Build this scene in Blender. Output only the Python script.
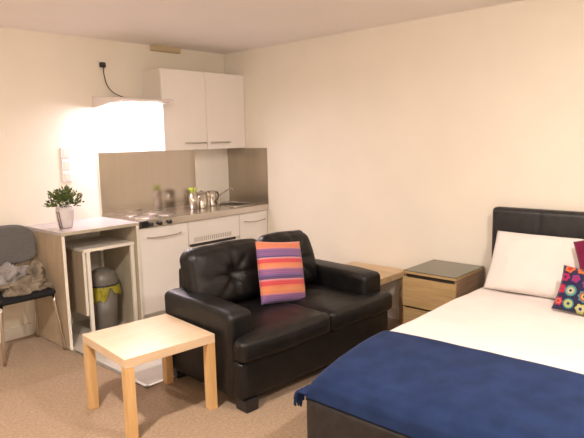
import bpy, bmesh, math, random
from mathutils import Matrix, Vector, noise
random.seed(4)
for o in list(bpy.data.objects): bpy.data.objects.remove(o)
S = bpy.context.scene
COL = S.collection
PI = math.pi

# ------------------------------------------------------------------ camera, world, exposure
cam_d = bpy.data.cameras.new('camera')
cam_d.sensor_width = 36.0
cam_d.lens = 567.905 * 36.0 / 584.0
cam_d.clip_start = 0.05
cam = bpy.data.objects.new('camera', cam_d); COL.objects.link(cam)
def cam_axes(yaw, pitch, roll):
    cy, sy, cp, sp = math.cos(yaw), math.sin(yaw), math.cos(pitch), math.sin(pitch)
    f = Vector((sy*cp, cy*cp, -sp)); r = Vector((cy, -sy, 0)); u = r.cross(f)
    c, s = math.cos(roll), math.sin(roll)
    return c*r + s*u, -s*r + c*u, f
_r, _u, _f = cam_axes(0.82586, 0.13887, -0.02282)
cam.matrix_world = Matrix(((_r.x, _u.x, -_f.x, -4.04890), (_r.y, _u.y, -_f.y, -4.65227), (_r.z, _u.z, -_f.z, 1.54078), (0, 0, 0, 1)))
S.camera = cam
S.view_settings.view_transform = 'Standard'
S.view_settings.look = 'None'
S.view_settings.gamma = 1.0
S.view_settings.use_curve_mapping = False
S.view_settings.exposure = 0.70
W = bpy.data.worlds.new('world'); S.world = W; W.use_nodes = True
W.node_tree.nodes['Background'].inputs[0].default_value = (1.0, .9, .78, 1)
W.node_tree.nodes['Background'].inputs[1].default_value = 0.05
LAMP_MAIN = 1500.0      # emission strength of the ceiling lamp over the middle of the room
LAMP_BED = 950.0       # emission strength of the ceiling lamp over the bed
HOOD_STRENGTH = 115.0  # emission strength of the strip under the cooker hood
LAMP_COL = (1.0, .90, .815)
HOOD_COL = (1.0, .87, .98)

# ------------------------------------------------------------------ materials
def nmat(name):
    m = bpy.data.materials.new(name); m.use_nodes = True
    nt = m.node_tree
    return m, nt, nt.nodes['Principled BSDF']
def setp(b, rough=.5, metal=0, spec=.5, sheen=0, coat=0):
    b.inputs['Roughness'].default_value = rough
    b.inputs['Metallic'].default_value = metal
    b.inputs['Specular IOR Level'].default_value = spec
    b.inputs['Sheen Weight'].default_value = sheen
    b.inputs['Coat Weight'].default_value = coat
def noisy(name, c1, c2, scale=20, rough=.5, metal=0, spec=.5, stretch=(1, 1, 1), bump=0, bscale=None, sheen=0, detail=4, lo=.35, hi=.65, coat=0, bdist=.002):
    m, nt, b = nmat(name); setp(b, rough, metal, spec, sheen, coat)
    tc = nt.nodes.new('ShaderNodeTexCoord'); mp = nt.nodes.new('ShaderNodeMapping')
    mp.inputs['Scale'].default_value = stretch
    nz = nt.nodes.new('ShaderNodeTexNoise'); nz.inputs['Scale'].default_value = scale; nz.inputs['Detail'].default_value = detail
    cr = nt.nodes.new('ShaderNodeValToRGB')
    cr.color_ramp.elements[0].position = lo; cr.color_ramp.elements[1].position = hi
    cr.color_ramp.elements[0].color = (*c1, 1); cr.color_ramp.elements[1].color = (*c2, 1)
    L = nt.links.new
    L(tc.outputs['Object'], mp.inputs[0]); L(mp.outputs[0], nz.inputs['Vector']); L(nz.outputs['Fac'], cr.inputs[0]); L(cr.outputs[0], b.inputs['Base Color'])
    if bump:
        n2 = nt.nodes.new('ShaderNodeTexNoise'); n2.inputs['Scale'].default_value = bscale or scale; n2.inputs['Detail'].default_value = 6
        bp = nt.nodes.new('ShaderNodeBump'); bp.inputs['Strength'].default_value = bump; bp.inputs['Distance'].default_value = bdist
        L(mp.outputs[0], n2.inputs['Vector']); L(n2.outputs['Fac'], bp.inputs['Height']); L(bp.outputs[0], b.inputs['Normal'])
    return m
def emit(name, c, s):
    m, nt, b = nmat(name)
    b.inputs['Base Color'].default_value = (*c, 1)
    b.inputs['Emission Color'].default_value = (*c, 1); b.inputs['Emission Strength'].default_value = s
    return m
def dim(c, k): return tuple(x*k for x in c)
def tone(name, c, rough=.5, metal=0, spec=.5, var=.06, scale=30, **k):
    return noisy(name, dim(c, 1-var), dim(c, 1+var), scale, rough, metal, spec, **k)

M = {}
M['wall'] = tone('wall_paint', (.82, .755, .645), .7, var=.015, scale=3, bump=.12, bscale=160)
M['ceil'] = tone('ceiling_paint', (.90, .85, .82), .55, var=.01, scale=3)
M['carpet'] = noisy('carpet', (.27, .175, .108), (.41, .285, .18), 60, 1.0, spec=.1, bump=.8, bscale=300, bdist=.004, sheen=.2, detail=8, lo=.3, hi=.7)
M['vinyl'] = noisy('vinyl', (.55, .50, .44), (.68, .63, .57), 4, .28, bump=.02, bscale=50)
M['skirting'] = tone('white_gloss', (.80, .76, .68), .35, var=.01)
M['alu'] = tone('aluminium', (.85, .83, .8), .28, 1, var=.03)
M['door'] = tone('white_laminate', (.86, .81, .76), .32, var=.008, scale=5)
M['carcass'] = tone('cabinet_side', (.76, .70, .62), .4, var=.01, scale=5)
M['hood'] = tone('hood_enamel', (.74, .66, .62), .35, var=.01)
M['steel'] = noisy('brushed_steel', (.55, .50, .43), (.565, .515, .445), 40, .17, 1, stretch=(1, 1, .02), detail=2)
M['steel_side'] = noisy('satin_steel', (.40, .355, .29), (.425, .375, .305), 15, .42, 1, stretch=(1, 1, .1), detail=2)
M['steel_top'] = noisy('worktop_steel', (.60, .56, .51), (.62, .58, .53), 40, .24, 1, stretch=(.02, 1, 1), detail=2)
M['chrome'] = tone('chrome', (.66, .63, .58), .1, 1, var=.01)
M['satin'] = tone('satin_nickel', (.55, .50, .45), .3, 1, var=.02)
M['black'] = tone('black_plastic', (.015, .014, .016), .35, var=.1)
M['slot'] = tone('dark_slot', (.03, .022, .018), .6, var=.1)
M['slotgrey'] = tone('vent_slot', (.42, .37, .31), .6, var=.05)
M['beige'] = tone('beige_plastic', (.55, .44, .27), .6, var=.03)
M['seat'] = tone('black_seat_fabric', (.012, .012, .014), .8, spec=.2, var=.1)
M['white_pl'] = tone('white_plastic', (.82, .78, .76), .4, var=.01)
M['desk_top'] = noisy('desk_laminate', (.49, .43, .42), (.53, .47, .46), 12, .26, stretch=(.3, 2, 2))
M['desk_side'] = noisy('pale_wood_laminate', (.42, .325, .22), (.48, .375, .26), 8, .45, stretch=(3, 3, .4), detail=5)
M['desk_edge'] = tone('white_edging', (.80, .75, .66), .4, var=.01)
M['desk_in'] = noisy('olive_beige_laminate', (.42, .37, .27), (.50, .44, .33), 6, .4, stretch=(2, 2, .4))
M['birch'] = noisy('birch_veneer', (.64, .465, .30), (.69, .515, .345), 9, .3, stretch=(.35, 3, 3), detail=6, spec=.55)
M['birch_leg'] = noisy('birch_leg', (.60, .36, .15), (.70, .45, .21), 9, .35, stretch=(3, 3, .35), detail=6)
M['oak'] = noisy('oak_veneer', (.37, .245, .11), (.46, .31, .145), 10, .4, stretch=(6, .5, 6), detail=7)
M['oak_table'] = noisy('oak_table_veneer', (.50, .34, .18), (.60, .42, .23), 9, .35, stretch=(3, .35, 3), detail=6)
M['oak_shaded'] = noisy('oak_shaded_veneer', (.22, .135, .08), (.30, .19, .11), 10, .4, stretch=(.5, 6, 6), detail=7)  # same oak with the shade of the side turned from the lamp painted in
M['glass_top'] = noisy('smoked_glass', (.10, .095, .06), (.13, .12, .08), 5, .15, spec=.6)
M['leather'] = noisy('black_leather', (.0045, .004, .004), (.010, .009, .009), 14, .43, bump=.35, bscale=90, bdist=.0015, spec=.38)
M['leather_bed'] = noisy('black_faux_leather', (.012, .011, .012), (.022, .020, .021), 18, .42, bump=.3, bscale=120, bdist=.001)
M['linen'] = noisy('white_linen', (.72, .645, .60), (.76, .685, .64), 5, .85, spec=.2, bump=.25, bscale=7, bdist=.01, sheen=.2)
M['throw'] = noisy('navy_weave', (.009, .020, .065), (.014, .030, .092), 9, .85, spec=.15, bump=.3, bscale=240, sheen=.04, detail=5)
M['magenta'] = noisy('magenta_velvet', (.13, .002, .03), (.19, .004, .045), 12, .8, sheen=.08, spec=.2)
M['grey_pad'] = noisy('grey_upholstery', (.10, .095, .09), (.12, .112, .105), 60, .8, bump=.08, bscale=200)
M['cloth1'] = noisy('beige_cloth', (.14, .11, .08), (.26, .21, .155), 12, .9, bump=.3, bscale=40)
M['cloth2'] = noisy('pale_grey_cloth', (.22, .20, .19), (.32, .29, .28), 12, .9, bump=.3, bscale=40)
M['pot'] = tone('pot_ceramic', (.62, .56, .56), .3, var=.03)
M['pot_dark'] = tone('pot_dark_band', (.16, .13, .13), .3, var=.05)
M['leaf'] = noisy('leaf_green', (.03, .055, .01), (.15, .20, .04), 25, .5)
M['lime'] = tone('lime_green', (.50, .62, .08), .5, var=.1)
M['soil'] = tone('soil', (.05, .035, .02), .9, var=.2)
M['bin'] = tone('grey_bin_plastic', (.15, .135, .115), .35, var=.04)
M['bin_dark'] = tone('dark_bin_rim', (.03, .027, .025), .4, var=.05)
M['bag'] = noisy('yellow_bag', (.48, .42, .04), (.70, .62, .07), 18, .4, bump=.4, bscale=30)
M['lamp'] = emit('lamp_diffuser', LAMP_COL, LAMP_MAIN)
M['lamp2'] = emit('bed_lamp_diffuser', LAMP_COL, LAMP_BED)
M['shade'] = emit('fill_glow', LAMP_COL, 15)
M['hood_lamp'] = emit('hood_light', HOOD_COL, HOOD_STRENGTH)

def stripe_mat():
    m, nt, b = nmat('striped_cloth'); setp(b, .85, spec=.2, sheen=.2)
    tc = nt.nodes.new('ShaderNodeTexCoord'); sp = nt.nodes.new('ShaderNodeSeparateXYZ')
    mr = nt.nodes.new('ShaderNodeMapRange')
    mr.inputs['From Min'].default_value = .21; mr.inputs['From Max'].default_value = -.21
    nz = nt.nodes.new('ShaderNodeTexNoise'); nz.inputs['Scale'].default_value = 7
    ad = nt.nodes.new('ShaderNodeMath'); ad.operation = 'MULTIPLY_ADD'; ad.inputs[1].default_value = .012
    cr = nt.nodes.new('ShaderNodeValToRGB'); R = cr.color_ramp; R.interpolation = 'LINEAR'
    OR, PK, PU, BV, DB, RD, YO, PW = (.66, .20, .09), (.62, .22, .20), (.23, .10, .25), (.12, .09, .27), (.05, .035, .13), (.58, .055, .07), (.66, .25, .10), (.58, .34, .38)
    stops = [(0, OR), (.10, OR), (.125, PK), (.14, PU), (.19, BV), (.21, PU), (.25, BV), (.27, DB), (.285, PW), (.31, RD), (.36, RD), (.375, OR), (.42, YO), (.46, PK),
             (.475, PU), (.54, PU), (.56, BV), (.60, DB), (.62, DB), (.635, PW), (.66, RD), (.72, RD), (.74, OR), (.80, YO), (.84, OR), (.86, PK), (.88, PU), (1, BV)]
    R.elements[0].position, R.elements[0].color = stops[0][0], (*stops[0][1], 1)
    R.elements[1].position, R.elements[1].color = stops[-1][0], (*stops[-1][1], 1)
    for p, c in stops[1:-1]:
        e = R.elements.new(p); e.color = (*c, 1)
    L = nt.links.new
    L(tc.outputs['Object'], sp.inputs[0]); L(sp.outputs['Y'], mr.inputs['Value']); L(tc.outputs['Object'], nz.inputs['Vector'])
    L(nz.outputs['Fac'], ad.inputs[0]); L(mr.outputs[0], ad.inputs[2]); L(ad.outputs[0], cr.inputs[0])
    sn = nt.nodes.new('ShaderNodeMath'); sn.operation = 'MULTIPLY'; sn.inputs[1].default_value = 210; L(ad.outputs[0], sn.inputs[0])
    s2 = nt.nodes.new('ShaderNodeMath'); s2.operation = 'SINE'; L(sn.outputs[0], s2.inputs[0])
    s3 = nt.nodes.new('ShaderNodeMapRange'); s3.inputs['From Min'].default_value = .1; s3.inputs['From Max'].default_value = 1.0; s3.inputs['To Max'].default_value = .38; L(s2.outputs[0], s3.inputs['Value'])
    mx = nt.nodes.new('ShaderNodeMix'); mx.data_type = 'RGBA'; L(s3.outputs[0], mx.inputs[0]); L(cr.outputs[0], mx.inputs[6]); mx.inputs[7].default_value = (.52, .22, .22, 1)
    L(mx.outputs[2], b.inputs['Base Color'])
    return m
M['stripe'] = stripe_mat()

def motif_mat():
    m, nt, b = nmat('flower_print'); setp(b, .8, spec=.2, sheen=.2)
    N = nt.nodes.new; L = nt.links.new
    tc = N('ShaderNodeTexCoord'); sp = N('ShaderNodeSeparateXYZ'); L(tc.outputs['Object'], sp.inputs[0])
    def math(op, a, c=None, v=None):
        n = N('ShaderNodeMath'); n.operation = op
        for i, x in enumerate((a, c)):
            if x is None: continue
            if isinstance(x, (int, float)): n.inputs[i].default_value = x
            else: L(x, n.inputs[i])
        return n.outputs[0]
    cur = N('ShaderNodeRGB'); cur.outputs[0].default_value = (.018, .016, .05, 1); cur = cur.outputs[0]
    MG, OR, YL, GR, PU, TQ, DK, RD, CR = (.33, .01, .08), (.52, .12, .03), (.42, .42, .10), (.26, .32, .18), (.18, .03, .15), (.05, .20, .22), (.02, .018, .05), (.42, .03, .03), (.45, .42, .28)
    flowers = [(-.145, .165, .045, 5, [OR, RD]), (-.05, .17, .045, 6, [OR, OR, DK]), (.06, .155, .05, 7, [RD, OR, DK]), (.16, .16, .04, 6, [MG, OR]),
               (-.16, .085, .042, 6, [MG, MG, DK]), (-.075, .085, .040, 5, [PU, MG, PU]), (.02, .06, .045, 6, [PU, PU, CR]), (.12, .07, .05, 7, [TQ, YL, RD]),
               (-.165, -.015, .045, 7, [MG, RD, MG]), (-.09, -.02, .055, 14, [TQ, GR, CR, DK]), (.02, -.045, .055, 8, [TQ, RD, YL, DK]), (.14, -.05, .05, 6, [OR, MG, YL]),
               (-.165, -.12, .042, 6, [MG, OR, MG]), (-.085, -.125, .05, 14, [TQ, YL, GR, DK]), (.01, -.145, .045, 6, [YL, CR, DK]), (.10, -.14, .05, 7, [PU, MG, YL])]
    for fx, fy, r, petals, cols in flowers:
        fx, fy, r = fx*.72-.045, fy*.72, r*.66
        dx = math('SUBTRACT', sp.outputs['X'], fx); dy = math('SUBTRACT', sp.outputs['Y'], fy)
        d = math('SQRT', math('ADD', math('MULTIPLY', dx, dx), math('MULTIPLY', dy, dy)))
        a = math('ARCTAN2', dy, dx)
        w = math('MULTIPLY', math('COSINE', math('MULTIPLY', a, petals)), .05 if petals > 10 else .10)
        dd = math('DIVIDE', d, math('MULTIPLY', math('ADD', w, .9), r))
        for i, c in enumerate(cols):
            lim = 1 - i / len(cols)
            mk = math('LESS_THAN', dd, lim)
            mx = N('ShaderNodeMix'); mx.data_type = 'RGBA'; L(mk, mx.inputs[0]); L(cur, mx.inputs[6]); mx.inputs[7].default_value = (*c, 1); cur = mx.outputs[2]
    L(cur, b.inputs['Base Color'])
    return m
M['motif'] = motif_mat()

# ------------------------------------------------------------------ builders
MW = {}
def props(o, label=None, cat=None, group=None, kind=None):
    if label: o['label'] = label
    if cat: o['category'] = cat
    if group: o['group'] = group
    if kind: o['kind'] = kind
def thing(name, label, cat, loc=(0, 0, 0), rot=0, group=None):
    o = bpy.data.objects.new(name, None); COL.objects.link(o); o.empty_display_size = .1
    o.location = loc; o.rotation_euler = (0, 0, rot)
    MW[o.name] = Matrix.Translation(loc) @ Matrix.Rotation(rot, 4, 'Z')
    props(o, label, cat, group); return o
def ob(name, bm, mat, parent=None, local=False, smooth=False, mtx=None, **kw):
    """world-space mesh unless local; mtx = placement of a top-level mesh"""
    me = bpy.data.meshes.new(name)
    if smooth:
        for f in bm.faces: f.smooth = True
    o = bpy.data.objects.new(name, me); COL.objects.link(o)
    P = MW[parent.name] if parent else (mtx or Matrix.Identity(4))
    if not local: bm.transform(P.inverted())
    bm.normal_update(); bm.to_mesh(me); bm.free()
    for mm in (mat if isinstance(mat, (list, tuple)) else [mat]): me.materials.append(mm)
    if parent: o.parent = parent
    else: o.matrix_world = P
    MW[o.name] = P
    if smooth == 'auto' or smooth:
        pass
    props(o, **kw); return o
def T(x, y, z): return Matrix.Translation((x, y, z))
def dup(root, loc, rot=0, label=None, group=None):
    r = root.copy(); COL.objects.link(r); r.location = loc; r.rotation_euler = (0, 0, rot)
    if label: r['label'] = label
    if group: r['group'] = group
    def rec(src, dst):
        for ch in list(src.children):
            c = ch.copy(); COL.objects.link(c); c.parent = dst; rec(ch, c)
    rec(root, r); return r
def box(x0, x1, y0, y1, z0, z1, bev=0, seg=2, bm=None):
    b2 = bmesh.new()
    bmesh.ops.create_cube(b2, size=1)
    for v in b2.verts:
        v.co = Vector(((x0+x1)/2+v.co.x*abs(x1-x0), (y0+y1)/2+v.co.y*abs(y1-y0), (z0+z1)/2+v.co.z*abs(z1-z0)))
    if bev: bmesh.ops.bevel(b2, geom=list(b2.edges), offset=bev, segments=seg, profile=.5, affect='EDGES')
    if bm is None: return b2
    merge(bm, b2); return bm
def merge(bm, b2):
    me = bpy.data.meshes.new('t'); b2.to_mesh(me); b2.free(); bm.from_mesh(me); bpy.data.meshes.remove(me)
def tube(pts, r, n=10, bm=None, closed=False, cap=True):
    b = bm or bmesh.new(); rings = []
    pts = [Vector(p) for p in pts]; up0 = None
    for i, p in enumerate(pts):
        a = pts[i-1] if i > 0 else (pts[-1] if closed else p); c = pts[i+1] if i < len(pts)-1 else (pts[0] if closed else p)
        t = (c-a).normalized()
        if up0 is None: up0 = t.orthogonal().normalized()
        up0 = (up0 - t*up0.dot(t)).normalized(); s = t.cross(up0)
        rr = r[i] if isinstance(r, (list, tuple)) else r
        rings.append([b.verts.new(p + (up0*math.cos(k*2*PI/n) + s*math.sin(k*2*PI/n))*rr) for k in range(n)])
    m = len(rings)
    for i in range(m if closed else m-1):
        A, B = rings[i], rings[(i+1) % m]
        for k in range(n): b.faces.new((A[k], A[(k+1) % n], B[(k+1) % n], B[k]))
    if cap and not closed: b.faces.new(rings[0][::-1]); b.faces.new(rings[-1])
    return b
def spline(pts, n=8):
    P = [Vector(p) for p in pts]; P = [2*P[0]-P[1]] + P + [2*P[-1]-P[-2]]; out = []
    for i in range(1, len(P)-2):
        for k in range(n):
            t = k/n; a, b_, c, d = P[i-1], P[i], P[i+1], P[i+2]
            out.append(.5*((2*b_)+(c-a)*t+(2*a-5*b_+4*c-d)*t*t+(-a+3*b_-3*c+d)*t**3))
    out.append(P[-2]); return out
def lathe(prof, cx, cy, cz=0, n=28, bm=None, sx=1, sy=1):
    b = bm or bmesh.new(); rings = []
    for r, z in prof:
        if r < 1e-5: rings.append([b.verts.new((cx, cy, cz+z))])
        else: rings.append([b.verts.new((cx+r*sx*math.cos(k*2*PI/n), cy+r*sy*math.sin(k*2*PI/n), cz+z)) for k in range(n)])
    for A, B in zip(rings, rings[1:]):
        for k in range(n):
            j = (k+1) % n
            if len(A) == 1 and len(B) == 1: continue
            if len(A) == 1: b.faces.new((A[0], B[j], B[k]))
            elif len(B) == 1: b.faces.new((A[k], A[j], B[0]))
            else: b.faces.new((A[k], A[j], B[j], B[k]))
    bmesh.ops.recalc_face_normals(b, faces=list(b.faces))
    return b
def softbox(x0, x1, y0, y1, z0, z1, r, n=20, puff=None, pw=.75):
    """rounded box on a cube grid, denser toward the edges; puff(p, q, normal) -> offset vector (q in -1..1)"""
    b = bmesh.new(); bmesh.ops.create_cube(b, size=2)
    bmesh.ops.subdivide_edges(b, edges=list(b.edges), cuts=n-1, use_grid_fill=True)
    c = Vector(((x0+x1)/2, (y0+y1)/2, (z0+z1)/2)); h = Vector(((x1-x0)/2, (y1-y0)/2, (z1-z0)/2))
    for v in b.verts:
        q = Vector([math.copysign(abs(a)**pw, a) for a in v.co])
        p = Vector([q[i]*h[i] for i in range(3)])
        rv = r if isinstance(r, (tuple, list)) else (r, r, r)
        rr = Vector([min(rv[i], h[i]) for i in range(3)])
        inner = Vector([max(-(h[i]-rr[i]), min(h[i]-rr[i], p[i])) for i in range(3)])
        d = p - inner
        e = Vector([d[i]/rr[i] if rr[i] else 0 for i in range(3)])
        if e.length > 1e-6:
            mx = max(abs(e.x), abs(e.y), abs(e.z)); e = e.normalized()*mx
        nrm = e.normalized() if e.length > 1e-6 else Vector((0, 0, 1))
        p = inner + Vector([e[i]*rr[i] for i in range(3)])
        if puff: p = p + puff(p, q, nrm)
        v.co = c + p
    return b
def pillow(w, h, t, n=26, pinch=.06, wr=.006, seed=0, ex=2.2):
    b = bmesh.new(); G = {}
    for s in (1, -1):
        for i in range(n+1):
            for j in range(n+1):
                u = -1+2*i/n; v = -1+2*j/n
                u = math.copysign(abs(u)**.8, u); v = math.copysign(abs(v)**.8, v)
                edge = (i in (0, n)) or (j in (0, n))
                if s == -1 and edge: G[(s, i, j)] = G[(1, i, j)]; continue
                th = (max(0, 1-abs(u)**ex)*max(0, 1-abs(v)**ex))**.45
                x = u*w/2*(1-pinch*(1-v*v)); y = v*h/2*(1-pinch*(1-u*u))
                z = s*t/2*th
                nn = noise.noise(Vector((x*7+seed, y*7, s*3+seed)))*wr*2 + noise.noise(Vector((x*20+seed, y*20, s*3)))*wr*.6
                z += nn*(th+.15)
                G[(s, i, j)] = b.verts.new((x, y, z))
    for s in (1, -1):
        for i in range(n):
            for j in range(n):
                q = [G[(s, i, j)], G[(s, i+1, j)], G[(s, i+1, j+1)], G[(s, i, j+1)]]
                b.faces.new(q if s == 1 else q[::-1])
    return b
def basis(center, xdir, ydir):
    x = Vector(xdir).normalized(); y = Vector(ydir); y = (y - x*y.dot(x)).normalized(); z = x.cross(y)
    m = Matrix(((x.x, y.x, z.x, center[0]), (x.y, y.y, z.y, center[1]), (x.z, y.z, z.z, center[2]), (0, 0, 0, 1)))
    return m

# ------------------------------------------------------------------ room shell
CH = 2.442; XL = -5.6; YF = -6.2
VX, VY = -2.165, -1.63
ob('floor', box(XL, 0, YF, 0, -.1, 0), M['carpet'], kind='structure')
ob('floor', box(VX, -.002, VY, -.002, .0005, .004), M['vinyl'], kind='structure')
b = box(VX-.012, VX+.012, VY-.012, -.0, .004, .010, .002); box(VX-.012, -.002, VY-.012, VY+.012, .004, .010, .002, bm=b)
ob('trim_1', b, M['alu'], kind='structure')
ob('ceiling', box(XL, 0, YF, 0, CH, CH+.1), M['ceil'], kind='structure')
ob('wall_back', box(XL, .1, 0, .1, 0, CH), M['wall'], kind='structure')
ob('wall_right', box(0, .1, YF, 0, 0, CH), M['wall'], kind='structure')
ob('wall_left', box(XL-.1, XL, YF, .1, 0, CH), M['wall'], kind='structure')
ob('wall_front', box(XL, .1, YF-.1, YF, 0, CH), M['wall'], kind='structure')
ob('baseboard_back', box(XL, -2.19, -.015, 0, 0, .1, .003), M['skirting'], kind='structure')
ob('baseboard_right', box(-.015, 0, YF, -.62, 0, .1, .003), M['skirting'], kind='structure')
ob('baseboard_left', box(XL, XL+.015, YF, 0, 0, .1, .003), M['skirting'], kind='structure')

# ------------------------------------------------------------------ ceiling lamps (above the frame)
def ceiling_lamp(x, y, mat, label):
    t = thing('ceiling_lamp', label, 'lamp', (x, y, CH), group=None)
    ob('mounting_ring', lathe([(.0, 0), (.09, 0), (.095, -.012), (.09, -.03), (.063, -.03), (.063, -.01), (0, -.01)], x, y, CH), M['white_pl'], t, smooth=True)
    ob('diffuser', lathe([(.06, -.028), (.058, -.035), (.045, -.044), (.025, -.048), (0, -.05)], x, y, CH), mat, t, smooth=True)
ceiling_lamp(-3.6, -2.7, M['lamp'], 'round flush ceiling lamp over the carpet in front of the coffee table')
ceiling_lamp(-1.9, -4.5, M['lamp2'], 'round flush ceiling lamp over the bed')

t = thing('fill_lamp', 'added fill lamp with a glowing drum shade behind the camera, outside the frame of view', 'lamp', (-5.05, -5.6, 0))  # unseen lamp, added behind the camera as frontal fill light
ob('base', lathe([(0, 0), (.15, 0), (.15, .015), (.02, .025), (0, .025)], -5.05, -5.6), M['satin'], t, smooth=True)
ob('pole', tube([(-5.05, -5.6, .02), (-5.05, -5.6, 1.35)], .012), M['satin'], t, smooth=True)
b = lathe([(.19, 1.15), (.16, 1.42)], -5.05, -5.6); bmesh.ops.solidify(b, geom=list(b.faces), thickness=.003)
ob('fill_shade', b, M['shade'], t, smooth=True)

# ------------------------------------------------------------------ kitchen
KX = -1.505
# steel worktop with knobs on its front edge
t = thing('kitchen_worktop', 'brushed steel kitchen worktop with sink and black control knobs on its front edge', 'worktop', (KX/2, -.3, .842))
SX0, SX1, SY0, SY1 = -.33, -.07, -.47, -.13   # sink bowl
b = bmesh.new()
for (a, c, d, e) in ((KX, SX0, -.6, -.001), (SX1, -.002, -.6, -.001), (SX0, SX1, -.6, SY0), (SX0, SX1, SY1, -.001)):
    box(a, c, d, e, .862, .9, bm=b)
box(KX, -.002, -.6, -.585, .842, .862, bm=b)
ob('counter', b, M['steel_top'], t)
b = bmesh.new()
box(SX0, SX1, SY0, SY1, .765, .77, bm=b); box(SX0, SX0+.004, SY0, SY1, .77, .899, bm=b); box(SX1-.004, SX1, SY0, SY1, .77, .899, bm=b)
box(SX0+.004, SX1-.004, SY0, SY0+.004, .77, .899, bm=b); box(SX0+.004, SX1-.004, SY1-.004, SY1, .77, .899, bm=b)
ob('sink_bowl', b, M['steel_top'], t)
b = tube([(SX0-.02, SY0-.02, .902), (SX1+.02, SY0-.02, .902), (SX1+.02, SY1+.02, .902), (SX0-.02, SY1+.02, .902)], .006, 8, closed=True)
ob('sink_rim', b, M['chrome'], t, smooth=True)
ob('control_panel', box(KX+.012, -1.425, -.612, -.6, .846, .9, .003), M['black'], t, label='black control block at the left end of the front edge')
for x in (-1.40, -1.312, -1.213):
    bm_ = lathe([(0, 0), (.017, 0), (.019, .008), (.016, .026), (0, .027)], 0, 0, 0, 20)
    bm_.transform(T(x, -.6, .868) @ Matrix.Rotation(PI/2, 4, 'X'))
    ob('knob', bm_, M['black'], t, smooth=True)
for x, y, r in ((-1.32, -.40, .085), (-1.09, -.40, .075), (-1.32, -.18, .07), (-1.09, -.18, .09)):
    ob('hotplate', lathe([(r, 0), (r, .003), (r*.93, .005), (r*.2, .005), (r*.15, .004), (0, .004)], x, y, .9, 32), M['slotgrey'] if 0 else M['satin'], t, smooth=True)
# splashback
t = thing('splashback', 'brushed steel splashback panel on the wall behind the worktop', 'splashback', (KX/2, 0, .9))
M['reflection_strip'] = noisy('painted_reflection', (.92, .88, .80), (.94, .90, .83), 20, .35, .1, stretch=(1, 1, .05))  # bright reflection near the corner, painted as a paler strip of the splashback
ob('reflection_band', box(-.445, -.006, -.008, -.0005, .901, 1.464), M['reflection_strip'], t, label='paler strip at the corner end, a painted reflection in the steel')
ob('back_panel', box(KX, -.4455, -.006, -.0005, .901, 1.464), M['steel'], t)
ob('edge_strip', box(KX-.006, KX, -.010, -.0005, .901, 1.464), M['carcass'], t)
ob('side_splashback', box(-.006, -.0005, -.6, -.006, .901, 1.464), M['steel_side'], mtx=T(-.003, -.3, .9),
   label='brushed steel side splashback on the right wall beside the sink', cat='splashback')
# tap
t = thing('kitchen_tap', 'chrome swivel tap at the back of the sink in the corner', 'tap', (-.22, -.09, .901))
ob('tap_base', lathe([(0, 0), (.024, 0), (.024, .01), (.017, .014), (.016, .075), (.012, .08), (0, .081)], -.22, -.09, .9012, 20), M['chrome'], t, smooth=True)
ob('spout', tube(spline([(-.22, -.09, .97), (-.20, -.11, 1.0), (-.16, -.15, 1.035), (-.13, -.19, 1.05), (-.12, -.205, 1.035)]), .009, 10), M['chrome'], t, smooth=True)
ob('lever', tube([(-.22, -.09, .985), (-.245, -.075, 1.02), (-.25, -.07, 1.03)], .006, 8), M['chrome'], t, smooth=True)

def bow_handle(x0, x1, y, z, parent, sag=.010):
    pts = [(x0, y, z), (x0+.004, y-.02, z)] + [(x0+(x1-x0)*k/8, y-.026-.004*math.sin(PI*k/8), z-sag*math.sin(PI*k/8)) for k in range(1, 8)] + [(x1-.004, y-.02, z), (x1, y, z)]
    ob('handle', tube(spline(pts, 3), .0055, 8), M['satin'], parent, smooth=True, label='satin metal bow handle')
def base_cab(x0, x1, label, hx0, hx1):
    t = thing('base_cabinet', label, 'cabinet', ((x0+x1)/2, -.3, 0))
    ob('body', box(x0+.001, x1-.001, -.56, -.004, .1, .838 if x0 < -1 else .762), M['carcass'], t)
    ob('plinth', box(x0+.001, x1-.001, -.52, -.5, .005, .1), M['door'], t)
    d = ob('door', box(x0+.003, x1-.003, -.58, -.561, .10, .836, .002), M['door'], t)
    bow_handle(hx0, hx1, -.58, .757, d)
base_cab(KX, -1.0, 'white kitchen base cabinet under the hob next to the desk', -1.425, -1.09)
base_cab(-.385, -.003, 'white kitchen base cabinet in the right corner under the sink', -.315, -.05)
t = thing('kitchen_appliance', 'white built-in appliance between the two base cabinets with a slotted vent and dark grip', 'appliance', (-.69, -.3, 0))
ob('body', box(-.998, -.387, -.56, -.004, .1, .838), M['carcass'], t)
ob('plinth', box(-.998, -.387, -.52, -.5, .005, .1), M['door'], t)
ob('control_fascia', box(-.996, -.389, -.58, -.561, .628, .836, .002), M['door'], t)
ob('door', box(-.996, -.389, -.58, -.561, .10, .604, .002), M['door'], t)
ob('grip_slot', box(-.975, -.445, -.584, -.5615, .604, .626), M['slot'], t, label='dark recessed grip strip')
b = bmesh.new()
for k in range(20): box(-.935+k*.0225, -.935+k*.0225+.009, -.5815, -.58, .645, .685, bm=b)
ob('vent_slots', b, M['slotgrey'], t, label='row of grey vent slots')
# wall cabinet
t = thing('wall_cabinet', 'white two-door wall cabinet above the sink end of the worktop', 'cabinet', (-.5, -.15, 1.467))
ob('body', box(-1.003, -.003, -.272, -.002, 1.467, 2.198), M['carcass'], t)
for x0, x1, h0, h1 in ((-1.003, -.505, -.785, -.535), (-.501, -.003, -.48, -.235)):
    d = ob('door', box(x0, x1, -.292, -.273, 1.467, 2.198, .002), M['door'], t)
    b = tube([(h0, -.318, 1.53), (h1, -.318, 1.53)], .007, 8)
    for h in (h0+.02, h1-.02): tube([(h, -.318, 1.53), (h, -.291, 1.53)], .005, 8, bm=b)
    ob('handle', b, M['satin'], d, smooth=True, label='satin metal bar handle')
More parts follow.
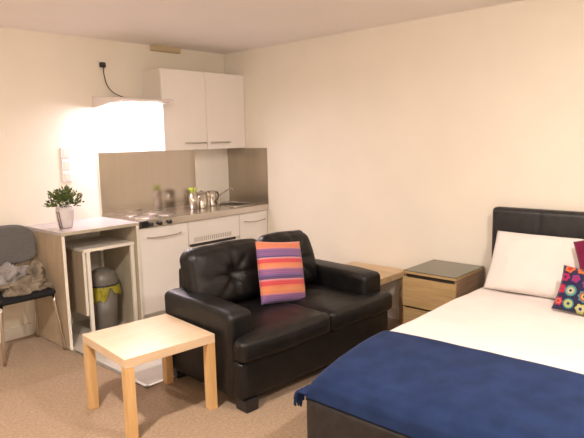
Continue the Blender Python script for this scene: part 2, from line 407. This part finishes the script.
# hood
HX0, HX1 = -1.522, -1.006
t = thing('cooker_hood', 'slim white cooker hood with bright lamp left of the wall cabinet', 'cooker hood', (-1.26, -.2, 1.85))
b = bmesh.new()
sec = [(-.002, 1.945), (-.42, 1.915), (-.47, 1.906), (-.47, 1.893), (-.45, 1.889), (-.06, 1.853), (-.002, 1.851)]
A = [b.verts.new((HX0, y, z)) for y, z in sec]; B = [b.verts.new((HX1, y, z)) for y, z in sec]
b.faces.new(A); b.faces.new(B[::-1])
for i in range(len(sec)):
    j = (i+1) % len(sec); b.faces.new((A[j], A[i], B[i], B[j]))
bmesh.ops.recalc_face_normals(b, faces=list(b.faces))
ob('hood_body', b, M['hood'], t)
def hz(y): return 1.853 + (-.06-y)/.39*.036
b = bmesh.new()
v = [b.verts.new((x, y, hz(y)-d)) for d in (.001, .010) for (x, y) in ((HX0+.05, -.16), (HX1-.05, -.16), (HX1-.05, -.24), (HX0+.05, -.24))]
for f in ((0, 1, 2, 3), (7, 6, 5, 4), (0, 4, 5, 1), (1, 5, 6, 2), (2, 6, 7, 3), (3, 7, 4, 0)): b.faces.new([v[i] for i in f])
bmesh.ops.recalc_face_normals(b, faces=list(b.faces))
ob('light_strip', b, M['hood_lamp'], t, label='glowing lamp strip under the hood')
b = bmesh.new()
v = [b.verts.new((x, y, hz(y)-d)) for d in (.001, .005) for (x, y) in ((HX0+.03, -.26), (HX1-.03, -.26), (HX1-.03, -.44), (HX0+.03, -.44))]
for f in ((0, 1, 2, 3), (7, 6, 5, 4), (0, 4, 5, 1), (1, 5, 6, 2), (2, 6, 7, 3), (3, 7, 4, 0)): b.faces.new([v[i] for i in f])
bmesh.ops.recalc_face_normals(b, faces=list(b.faces))
ob('grease_filter', b, M['satin'], t)
ob('switch', box(-1.33, -1.27, -.2, -.17, 1.93, 1.945, .003), M['hood'], t)
# power spur above the hood
t = thing('wall_plug', 'black plug in the wall above the cooker hood with its dark cable', 'plug', (-1.413, 0, 2.22))
ob('outlet_plate', box(-1.448, -1.378, -.008, -.0005, 2.185, 2.255, .003), M['wall'], t)
ob('plug_body', box(-1.438, -1.388, -.045, -.008, 2.198, 2.243, .01, 3), M['black'], t, smooth=True)
ob('cable', tube(spline([(-1.413, -.035, 2.20), (-1.408, -.03, 2.14), (-1.385, -.03, 2.05), (-1.33, -.04, 1.985), (-1.25, -.06, 1.95), (-1.22, -.07, 1.945)]), .0042, 8), M['black'], t, smooth=True)
ob('wall_vent', box(-.905, -.585, -.05, -.0005, 2.392, 2.441, .003), M['beige'], mtx=T(-.745, 0, 2.39), label='small beige box on the wall just under the ceiling above the wall cabinet', cat='vent')
# sockets
for i, (z, w) in enumerate(((1.475, 'topmost'), (1.375, 'middle'), (1.275, 'lowest'))):
    t = thing('wall_socket', w + ' of the three white sockets in a column above the plant', 'socket', (-1.795, 0, z), group='white sockets on the kitchen wall')
    ob('socket_plate', box(-1.838, -1.752, -.010, -.0005, z-.044, z+.044, .003), M['white_pl'], t)
    ob('socket_face', box(-1.822, -1.768, -.013, -.010, z-.028, z+.028, .002), M['carcass'], t)
    ob('switch_rocker', box(-1.785, -1.773, -.017, -.013, z+.006, z+.024, .001), M['white_pl'], t)

# worktop items
t = thing('utensil_pot', 'steel cup holding lime green utensils, leftmost of the metal vessels by the sink', 'utensil pot', (-.715, -.30, .9))
ob('cup', lathe([(0, .002), (.04, .002), (.04, .16), (.037, .16), (.037, .01), (0, .01)], -.715, -.30, .9, 24), M['chrome'], t, smooth=True)
b = bmesh.new()
for k in range(5):
    a = k*1.3; tube([(-.715, -.30, .95), (-.715+.02*math.cos(a), -.30+.02*math.sin(a), 1.08), (-.715+.035*math.cos(a), -.30+.03*math.sin(a), 1.105)], [.004, .007, .013], 8, bm=b)
ob('green_utensil', b, M['lime'], t, smooth=True, label='lime green utensil heads')
t = thing('steel_canister', 'tall steel canister standing between the green utensils and the steel jug', 'canister', (-.59, -.27, .9))
ob('canister_body', lathe([(0, .002), (.052, .002), (.054, .01), (.054, .145), (0, .145)], -.59, -.27, .9, 28), M['chrome'], t, smooth=True)
ob('lid', lathe([(.056, .146), (.056, .155), (.02, .16), (.008, .162), (.010, .172), (0, .175)], -.59, -.27, .9, 28), M['satin'], t, smooth=True)
t = thing('steel_jug', 'steel jug with a handle nearest the sink tap', 'jug', (-.39, -.2, .902))
ob('jug_body', lathe([(0, .002), (.05, .002), (.052, .01), (.046, .10), (.048, .145), (.045, .145), (.043, .1), (.046, .012), (0, .01)], -.405, -.20, .9015, 28), M['chrome'], t, smooth=True)
ob('jug_handle', tube(spline([(-.36, -.2, 1.03), (-.33, -.2, 1.03), (-.32, -.2, .98), (-.355, -.2, .94)]), .006, 8), M['black'], t, smooth=True)

# ------------------------------------------------------------------ desk and the small table under it
DX = -2.165
t = thing('desk', 'pale wood counter-height desk with pinkish grey top left of the kitchen worktop', 'desk', (-1.84, -.3, 0))
ob('desk_top', box(DX-.008, KX-.008, -.607, -.002, .872, .9, .002), M['desk_top'], t)
for x in (DX, KX-.032):
    p = ob('side_panel', box(x, x+.02, -.6, -.004, .004, .871), M['desk_side'] if x == DX else M['desk_in'], t)
    ob('front_edging', box(x-.001, x+.021, -.604, -.6, .004, .871), M['desk_edge'], p)
ob('top_edging', box(DX-.008, KX-.008, -.6095, -.6072, .876, .898), M['desk_in'], t)
IX0, IX1 = -1.985, -1.542
t = thing('side_table', 'white and beige small table pushed in under the desk over the bin', 'table', (-1.78, -.3, 0))
ob('table_top', box(IX0, IX1, -.56, -.03, .715, .737, .002), M['carcass'], t)
ob('top_edging', box(IX0, IX1, -.5635, -.56, .714, .738), M['desk_edge'], t)
for x, y in ((IX0+.025, -.562), (IX1-.03, -.562), (IX0+.025, -.06), (IX1-.03, -.06)):
    ob('leg', box(x, x+.028, y, y+.028, .004, .714, .002), M['desk_edge'], t)
p = ob('side_panel', box(IX0-.002, IX0+.016, -.545, -.05, .21, .713), M['desk_side'], t)
ob('front_edging', box(IX0-.003, IX0+.017, -.549, -.545, .21, .713), M['desk_edge'], p)

# bin
BX, BY = -1.735, -.36
t = thing('pedal_bin', 'grey bin with domed lid and yellow liner under the desk', 'bin', (BX, BY, 0))
ob('bin_body', lathe([(0, .005), (.095, .005), (.10, .02), (.118, .361), (.115, .361), (.097, .02), (0, .015)], BX, BY), M['bin'], t, smooth=True)
ob('bin_rim', lathe([(.122, .362), (.128, .37), (.128, .39), (.118, .40), (.112, .39), (.112, .365), (.122, .362)], BX, BY), M['bin_dark'], t, smooth=True)
ob('domed_lid', lathe([(.12, .39), (.121, .42), (.114, .46), (.094, .495), (.055, .517), (0, .523)], BX, BY), M['bin'], t, smooth=True)
b = bmesh.new(); rings = []
nn = 96
for j in range(6):
    ring = []
    for k in range(nn):
        a = k*2*PI/nn; f = j/5
        drop = (.045 + .02*math.sin(a*2+1.0) + .012*math.sin(5*a)+.010*math.sin(9*a+.5))
        r = .129 + .006*math.sin(f*PI) + .004*math.sin(17*a)*f + .003*math.sin(29*a+1)
        ring.append(b.verts.new((BX+r*math.cos(a), BY+r*math.sin(a), .385 - f*drop*2.0)))
    rings.append(ring)
for A, B in zip(rings, rings[1:]):
    for k in range(nn): b.faces.new((A[k], A[(k+1) % nn], B[(k+1) % nn], B[k]))
bmesh.ops.solidify(b, geom=list(b.faces), thickness=.001)
ob('bin_liner', b, M['bag'], t, smooth=True, label='yellow plastic liner folded over the rim')

# plant
PX, PY = -2.02, -.38
t = thing('potted_plant', 'small leafy green plant in a pale tapered pot on the desk', 'plant', (PX, PY, .9))
prof = [(0, .001), (.047, .001), (.052, .01), (.066, .08), (.068, .13), (.064, .165), (.060, .165), (.058, .13), (0, .13)]
ob('pot', lathe(prof, PX, PY, .9, 32), M['pot'], t, smooth=True)
b = bmesh.new()
for a0 in (3.45, 3.75):
    tube([(PX+(.053+.017*f**.6)*math.cos(a0-.15*f), PY+(.053+.017*f**.6)*math.sin(a0-.15*f), .905+.13*f) for f in [i/8 for i in range(9)]], .005, 6, bm=b)
ob('pot_stripe', b, M['pot_dark'], t, smooth=True, label='dark stripes down the pot')
ob('soil', lathe([(.057, .132), (.03, .138), (0, .14)], PX, PY, .9, 20), M['soil'], t)
b = bmesh.new()
for i in range(420):
    a = random.random()*2*PI; el = random.uniform(.1, 1.45); R_ = random.uniform(.05, .145)
    d = Vector((math.cos(a)*math.cos(el), math.sin(a)*math.cos(el), math.sin(el)))
    c = Vector((PX, PY, 1.055)) + Vector((d.x*R_*1.0, d.y*R_*.9, d.z*R_*.95+.005))
    tdir = (d + Vector((random.uniform(-.6, .6), random.uniform(-.6, .6), random.uniform(-.2, .8)))).normalized()
    s = tdir.cross(Vector((random.uniform(-1, 1), random.uniform(-1, 1), random.uniform(-1, 1)))).normalized()
    l = random.uniform(.025, .05); w = random.uniform(.006, .011); n_ = tdir.cross(s)
    p = [c, c+tdir*l*.5+s*w+n_*.003, c+tdir*l-n_*.004, c+tdir*l*.5-s*w+n_*.003]
    vs = [b.verts.new(q) for q in p]; b.faces.new(vs)
ob('foliage', b, M['leaf'], t, kind='stuff')
b = bmesh.new()
for i in range(16):
    a = i*2.4; rr = .03+.05*(i % 4)/4
    tube([(PX+.015*math.cos(a), PY+.015*math.sin(a), 1.03), (PX+rr*.7*math.cos(a), PY+rr*.7*math.sin(a), 1.08), (PX+rr*math.cos(a), PY+rr*math.sin(a), 1.14)], .0015, 5, bm=b)
ob('stems', b, M['leaf'], t, kind='stuff')

# ------------------------------------------------------------------ chair with a garment on it
CX, CY = -2.41, -.34
t = thing('desk_chair', 'chair with grey rounded backrest, black seat and chrome legs beside the desk', 'chair', (CX, CY, 0))
ob('seat', softbox(-2.64, -2.21, -.575, -.13, .43, .485, .05, 16), M['seat'], t, smooth=True)
def bend(p, q, n):
    return Vector((0, -.05*(q.x*q.x) + p.z*.18, 0))
b = softbox(-.225, .225, -.022, .022, -.15, .15, .022, 24, None)
for v in b.verts:   # oval outline
    x, z = v.co.x/.225, v.co.z/.15
    k = (1-.17*(x*x))**.5 if 0 else 1
    v.co.z *= (1 - .28*abs(x)**4); v.co.x *= (1 - .12*abs(z)**3)
    v.co.y += -.05*(x*x) + v.co.z*.16
b.transform(T(-2.415, -.155, .793))
ob('backrest', b, M['grey_pad'], t, smooth=True)
def pole(name, pts, r=.012): ob(name, tube(spline(pts, 5), r, 10), M['chrome'], t, smooth=True)
pole('leg', [(-2.60, -.52, .43), (-2.615, -.535, .2), (-2.62, -.545, .005)])
pole('leg', [(-2.225, -.52, .43), (-2.205, -.55, .2), (-2.195, -.575, .005)])
pole('leg', [(-2.24, -.2, .43), (-2.21, -.15, .2), (-2.20, -.115, .005)])
pole('leg', [(-2.58, -.2, .43), (-2.605, -.15, .2), (-2.62, -.115, .005)])
for x in (-2.50, -2.34): pole('back_support', [(x, -.18, .44), (x, -.135, .52), (x, -.13, .62), (x, -.115, .74)], .009)
def heap(cx, cy, cz, rx, ry, rz, seed, amp=.30, tilt=0):
    b = bmesh.new(); bmesh.ops.create_icosphere(b, subdivisions=5, radius=1)
    for v in b.verts:
        p = v.co.copy(); n0 = noise.noise(p*1.5+Vector((seed, 0, 0)))
        ridge = 1-abs(noise.noise(p*2.6+Vector((0, seed, n0*2))))*2.2
        r2 = 1-abs(noise.noise(p*6+Vector((seed, seed, 0))))*2
        k = 1 + amp*n0*1.4 + amp*.55*(ridge-.5) + .06*r2
        q = Vector((p.x*rx*k, p.y*ry*k, p.z*rz*k))
        if q.z < -rz*.5: q.z = -rz*.5
        q.z += tilt*q.x
        v.co = q + Vector((cx, cy, cz))
    return b
g = thing('crumpled_garment', 'crumpled beige garment with pale grey lining heaped on the chair seat', 'clothing', (-2.40, -.35, .475))
ob('garment_body', heap(-2.40, -.42, .515, .17, .12, .06, 3.1, .45, tilt=.05), M['cloth1'], g, smooth=True)
ob('garment_lining', heap(-2.44, -.34, .585, .10, .06, .085, 8.7, .5, tilt=.1), M['cloth2'], g, smooth=True)
ob('sleeve', heap(-2.30, -.33, .56, .085, .07, .085, 5.2, .55, tilt=.2), M['cloth1'], g, smooth=True)

# ------------------------------------------------------------------ coffee tables
def coffee_table(loc, rot, label, top=None, legm=None):
    t = thing('coffee_table', label, 'table', loc, rot)
    ob('table_top', box(-.275, .275, -.275, .275,   .40, .45, .0015, 1), top or M['birch'], t, local=True)
    for sx in (-1, 1):
        for sy in (-1, 1):
            ob('leg', box(*sorted((sx*.2745, sx*.2245)), *sorted((sy*.2745, sy*.2245)), .0, .3995, .0012, 1), legm or M['birch_leg'], t, local=True)
    return t
ct = coffee_table((-2.304, -1.893, .0), -.098, 'square birch coffee table standing on the carpet in front of the sofa arm')
coffee_table((-.295, -1.955, 0), 0, 'square oak-toned table against the right wall, between the sofa and the nightstand', M['oak_table'], M['oak_table'])

# ------------------------------------------------------------------ sofa
SO = Vector((-2.035, -2.388, 0)); SR = -.055
t = thing('sofa', 'black leather two-seat sofa with tufted back cushions', 'sofa', SO, SR)
SW, SD = 1.41, .84
def wrinkle(seed, a=.006, f=6):
    def g(p, q, n):
        k = noise.noise(Vector((p.x*f+seed, p.y*f, p.z*f)))*a + noise.noise(Vector((p.x*f*3+seed, p.y*f*3, p.z*f*3)))*a*.35
        return n*k
    return g
L_ = dict(local=True, smooth=True)
ob('base_frame', softbox(.012, SW-.012, .02, SD, .07, .30, .02, 14, wrinkle(2, .003)), M['leather'], t, **L_)
ob('back_frame', softbox(.155, SW-.17, .70, SD+.01, .28, .715, .03, 16, wrinkle(9, .004)), M['leather'], t, **L_)
def armpuff(seed, sl=.035):
    w = wrinkle(seed, .003)
    def g(p, q, n):
        d = w(p, q, n)
        if q.z > 0: d.z += -sl*max(0, (-q.y))**2*q.z + .01*(1-q.x*q.x)*q.z   # the arm top slopes down toward the front
        return d
    return g
ob('armrest', softbox(0, .175, .09, .79, .07, .583, .03, 22, armpuff(4, .022)), M['leather'], t, **L_)
ob('armrest', softbox(SW-.195, SW, .09, .80, .07, .578, .03, 22, armpuff(14, .015)), M['leather'], t, **L_)
def seatpuff(seed, cx):
    w = wrinkle(seed, .006, 5)
    def g(p, q, n):
        d = w(p, q, n)
        if q.z > 0: d.z += .014*(1-q.x**4)*(1-q.y**4)*q.z
        if q.y < -.5: d.y -= .012*(1-q.x**4)*(1-q.z**2)
        bx, by = p.x-cx, p.y-.04
        d.z += -.022*math.exp(-(bx*bx+by*by)/.0016)*(q.z > 0)
        return d
    return g
mid = SW/2 + .035
# seat cushions are L-shaped: the front lip runs across in front of the armrest
def seat(x0, x1, lip0, lip1, seed):
    b = softbox(x0, x1, -.02, .68, .302, .437, .032, 26, seatpuff(seed, 0))
    for v in b.verts:
        f = max(0, min(1, (.115 - v.co.y)/.05)); f = f*f*(3-2*f)
        u = (v.co.x-x0)/(x1-x0)
        v.co.x += f*((lip0-x0)*(1-u) + (lip1-x1)*u)
    return b
ob('seat_cushion', seat(.18, mid-.002, -.005, mid-.002, 3), M['leather'], t, **L_)
ob('seat_cushion', seat(mid+.002, SW-.20, mid+.002, SW+.0, 13), M['leather'], t, **L_)
def backcush(x0, x1, seed, top=.865, sag=.0):
    w = wrinkle(seed, .007, 4)
    h = (top-.44)/2
    def g(p, q, n):
        d = w(p, q, n)
        rr = p.x*p.x + (p.z-.0)**2
        r_ = math.sqrt(rr)
        ang = math.atan2(p.z, p.x)
        cre = sum(math.exp(-((ang-a+PI) % (2*PI)-PI)**2/.02) for a in (0, .75, PI/2, 2.3, PI, -2.35, -PI/2, -.8))
        dent = .06*math.exp(-rr/.0022) + .030*cre*math.exp(-r_/.11)*(1-math.exp(-rr/.002))
        if n.y < -.3: d.y += dent
        bul = (1-abs(q.x)**3)*(1-abs(q.z)**3)
        d.y += -.035*bul if n.y < 0 else .01*bul
        d.z += .012*(1-q.x*q.x)*max(0, q.z)
        d.x += -.05*sag*q.z*(max(0, q.x) if q.z > 0 else 0)
        return d
    b = softbox(-(x1-x0)/2, (x1-x0)/2, -.085, .085, -h, h, .07, 40, g, .9)
    b.transform(T((x0+x1)/2, .66, .44+h) @ Matrix.Rotation(-.19, 4, 'X'))
    return b
ob('back_cushion', backcush(.095, mid-.004, 5, .85, 0), M['leather'], t, **L_)
ob('back_cushion', backcush(mid+.004, SW-.165, 6, .852, 1), M['leather'], t, **L_)
for x, y in ((.03, .01), (SW-.13, .01), (.03, SD-.12), (SW-.13, SD-.12)):
    b = box(x, x+.10, y, y+.10, 0, .072, .004)
    for v in b.verts:
        if v.co.z < .03: v.co.x += (.01 if v.co.x < x+.05 else -.01)*.6
    ob('foot', b, M['black'], t, local=True)

# striped cushion
m_ = basis((-1.295, -2.00, .640), (.98, -.17, -.13), (.02, .30, .95))
ob('striped_cushion', pillow(.385, .43, .13, seed=2, wr=.004, pinch=.035), M['stripe'], mtx=m_, local=True, smooth=True,
   label='cushion with orange, red and purple stripes leaning on the sofa back', cat='cushion')

# ------------------------------------------------------------------ nightstand
NX, N0, N1 = -.48, -2.463, -2.885
t = thing('nightstand', 'oak two-drawer nightstand with a smoked glass top beside the bed', 'nightstand', (-.24, (N0+N1)/2, 0))
ob('cabinet_side', box(NX+.02, -.016, N1, N1+.018, .0, .545, .001), M['oak_shaded'], t)
ob('cabinet_side', box(NX+.02, -.016, N0-.018, N0, .0, .545, .001), M['oak_shaded'], t)
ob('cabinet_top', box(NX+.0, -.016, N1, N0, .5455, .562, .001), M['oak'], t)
ob('back_board', box(-.022, -.0165, N1+.019, N0-.019, .02, .545), M['oak_shaded'], t)
ob('front_rail', box(NX+.03, NX+.045, N1+.019, N0-.019, .505, .545), M['slot'], t)
ob('glass_top', box(NX+.004, -.018, N1+.004, N0-.004, .5622, .568, .001), M['glass_top'], t, label='smoked glass sheet')
for z0, z1 in ((.302, .518), (.05, .286)):
    ob('drawer', box(NX, NX+.018, N1+.001, N0-.001, z0, z1, .001), M['oak'], t)
ob('plinth', box(NX+.02, NX+.035, N1+.02, N0-.02, 0, .07), M['oak_shaded'], t)
ob('drawer_box', box(NX+.046, -.03, N1+.03, N0-.03, .08, .50), M['oak_shaded'], t)

# ------------------------------------------------------------------ bed
BY0 = -2.94; BY1 = -4.46; BXF = -2.125
t = thing('bed', 'double bed with black leather-look headboard and frame', 'bed', (-1.06, (BY0+BY1)/2, 0))
def hb(p, q, n):
    d = Vector((0, 0, 0)); yy = p.y
    s = math.exp(-((yy-(-3.299+3.7225))/.014)**2) if n.x < 0 else 0
    d.x += .007*s - .008*(1-q.y**4)*(1-q.z**4)*(n.x < 0)
    return d
ob('headboard', softbox(-.105, -.02, BY1-.02, BY0-.025, .02, 1.03, .03, 90, hb, .9), M['leather_bed'], t, smooth=True)
ob('side_rail', softbox(BXF+.06, -.107, BY0-.06, BY0+.005, .06, .305, .015, 14), M['leather_bed'], t, smooth=True)
ob('side_rail', softbox(BXF+.06, -.107, BY1-.005, BY1+.06, .06, .305, .015, 14), M['leather_bed'], t, smooth=True)
ob('footboard', softbox(BXF, BXF+.058, BY1-.005, BY0+.005, .03, .315, .02, 20), M['leather_bed'], t, smooth=True)
for x in (-2.05, -.2):
    for y in (BY0-.08, BY1+.03): ob('foot', box(x, x+.05, y, y+.05, 0, .06), M['black'], t)
ob('slat_base', box(BXF+.07, -.11, BY1+.065, BY0-.065, .2, .23), M['oak_shaded'], t)
ob('mattress', softbox(BXF+.09, -.115, BY1+.09, BY0-.09, .232, .40, .05, 14), M['linen'], mtx=T(-1.06, -3.7, .23), smooth=True,
   label='white mattress on the bed frame, under the duvet', cat='mattress')
Z0 = .312
def bed_height(x, y):
    dx = x - (BXF+.012); tab = ((0, 0), (.012, .34), (.035, .52), (.09, .66), (.2, .80), (.38, .93), (.6, 1), (9, 1))
    for (a, fa), (c, fc) in zip(tab, tab[1:]):
        if a <= dx <= c: k = (dx-a)/(c-a); sx = fa+(fc-fa)*k; break
    else: sx = 0
    dy = min(BY0-y, y-BY1); R_ = .10
    sy = 1 if dy > R_ else math.sqrt(max(0, 1-(1-max(0, dy)/R_)**2))
    w = noise.noise(Vector((x*2.2, y*2.2, 0)))*.012 + noise.noise(Vector((x*6, y*6, 1)))*.004
    return Z0 + (.190 + w)*sx*sy
def cover(x0, x1, off, n=70, ny=110):
    b = bmesh.new(); G = []; xe = x1
    ya, yb = BY1, BY0
    for i in range(n+1):
        u = i/n; row = []
        for j in range(ny+1):
            v = .5 - .5*math.cos(PI*j/ny); v = .5*(v + j/ny)
            v = .5 - .5*math.cos(PI*j/ny)
            y = ya + (yb-ya)*v
            x1 = xe - (.10*math.exp(-(BY0-y)/.10) if off else 0); x = x0 + (x1-x0)*u**1.5
            e = 1e-3
            h = bed_height(x, y); gx = (bed_height(x+e, y)-bed_height(x-e, y))/(2*e); gy = (bed_height(x, y+e)-bed_height(x, y-e))/(2*e)
            nrm = Vector((-max(-3, min(3, gx)), -max(-3, min(3, gy)), 1)).normalized()
            p = Vector((x, y, h)) + nrm*off
            row.append(b.verts.new(p))
        G.append(row)
    for i in range(n):
        for j in range(ny): b.faces.new((G[i][j], G[i+1][j], G[i+1][j+1], G[i][j+1]))
    return b
o = ob('duvet', cover(BXF+.013, -.11, 0), M['linen'], mtx=T(-1.06, -3.7, .45), smooth=True, label='plain white duvet spread over the bed', cat='duvet')
md = o.modifiers.new('thickness', 'SOLIDIFY'); md.thickness = .015; md.offset = -1
t = thing('throw_blanket', 'navy blue fringed throw laid across the foot of the bed', 'blanket', (-1.82, -3.7, .5))
o = ob('throw_cloth', cover(BXF+.0125, -1.525, .018), M['throw'], t, smooth=True)
md = o.modifiers.new('thickness', 'SOLIDIFY'); md.thickness = .008; md.offset = -1
b = bmesh.new()
for k in range(16):
    x = BXF-.012 + .006*k; a = random.uniform(-.02, .02)
    tube(spline([(x+.01, BY0-.01, .335), (x+a*.4, BY0+.035, .34), (x-.004+a, BY0+.055+a, .31), (x+a*1.3, BY0+.055+a*.5, .25+.03*random.random())], 4), [.006]*4+[.008]*5+[.005]*4, 6, bm=b)
ob('fringe', b, M['throw'], t, smooth=True, kind='stuff')

# pillows and cushions
m_ = basis((-.30, -3.42, .694), (0, -1, 0), (.50, 0, .86))
ob('pillow', pillow(.74, .425, .15, seed=5, wr=.008, pinch=.025, n=34), M['linen'], mtx=m_, local=True, smooth=True,
   label='white pillow leaning on the left half of the headboard', cat='pillow')
m_ = basis((-.30, -4.17, .694), (0, -1, 0), (.50, 0, .86))
ob('pillow', pillow(.66, .425, .15, seed=15, wr=.008, pinch=.025, n=34), M['linen'], mtx=m_, local=True, smooth=True,
   label='white pillow leaning on the right half of the headboard, outside the frame of view', cat='pillow')
m_ = basis((-.43, -3.84, .775), (.0, -.94, .34), (.42, .32, .86))
ob('magenta_cushion', pillow(.40, .40, .13, seed=25), M['magenta'], mtx=m_, local=True, smooth=True,
   label='plain magenta cushion leaning on the white pillow behind the flowered one', cat='cushion')
m_ = basis((-.575, -3.775, .625), (.0, -1, -.09), (.46, .0, .9))
ob('flowered_cushion', pillow(.39, .275, .10, seed=35), M['motif'], mtx=m_, local=True, smooth=True,
   label='dark navy cushion printed with bright round flowers at the right edge of the bed', cat='cushion')
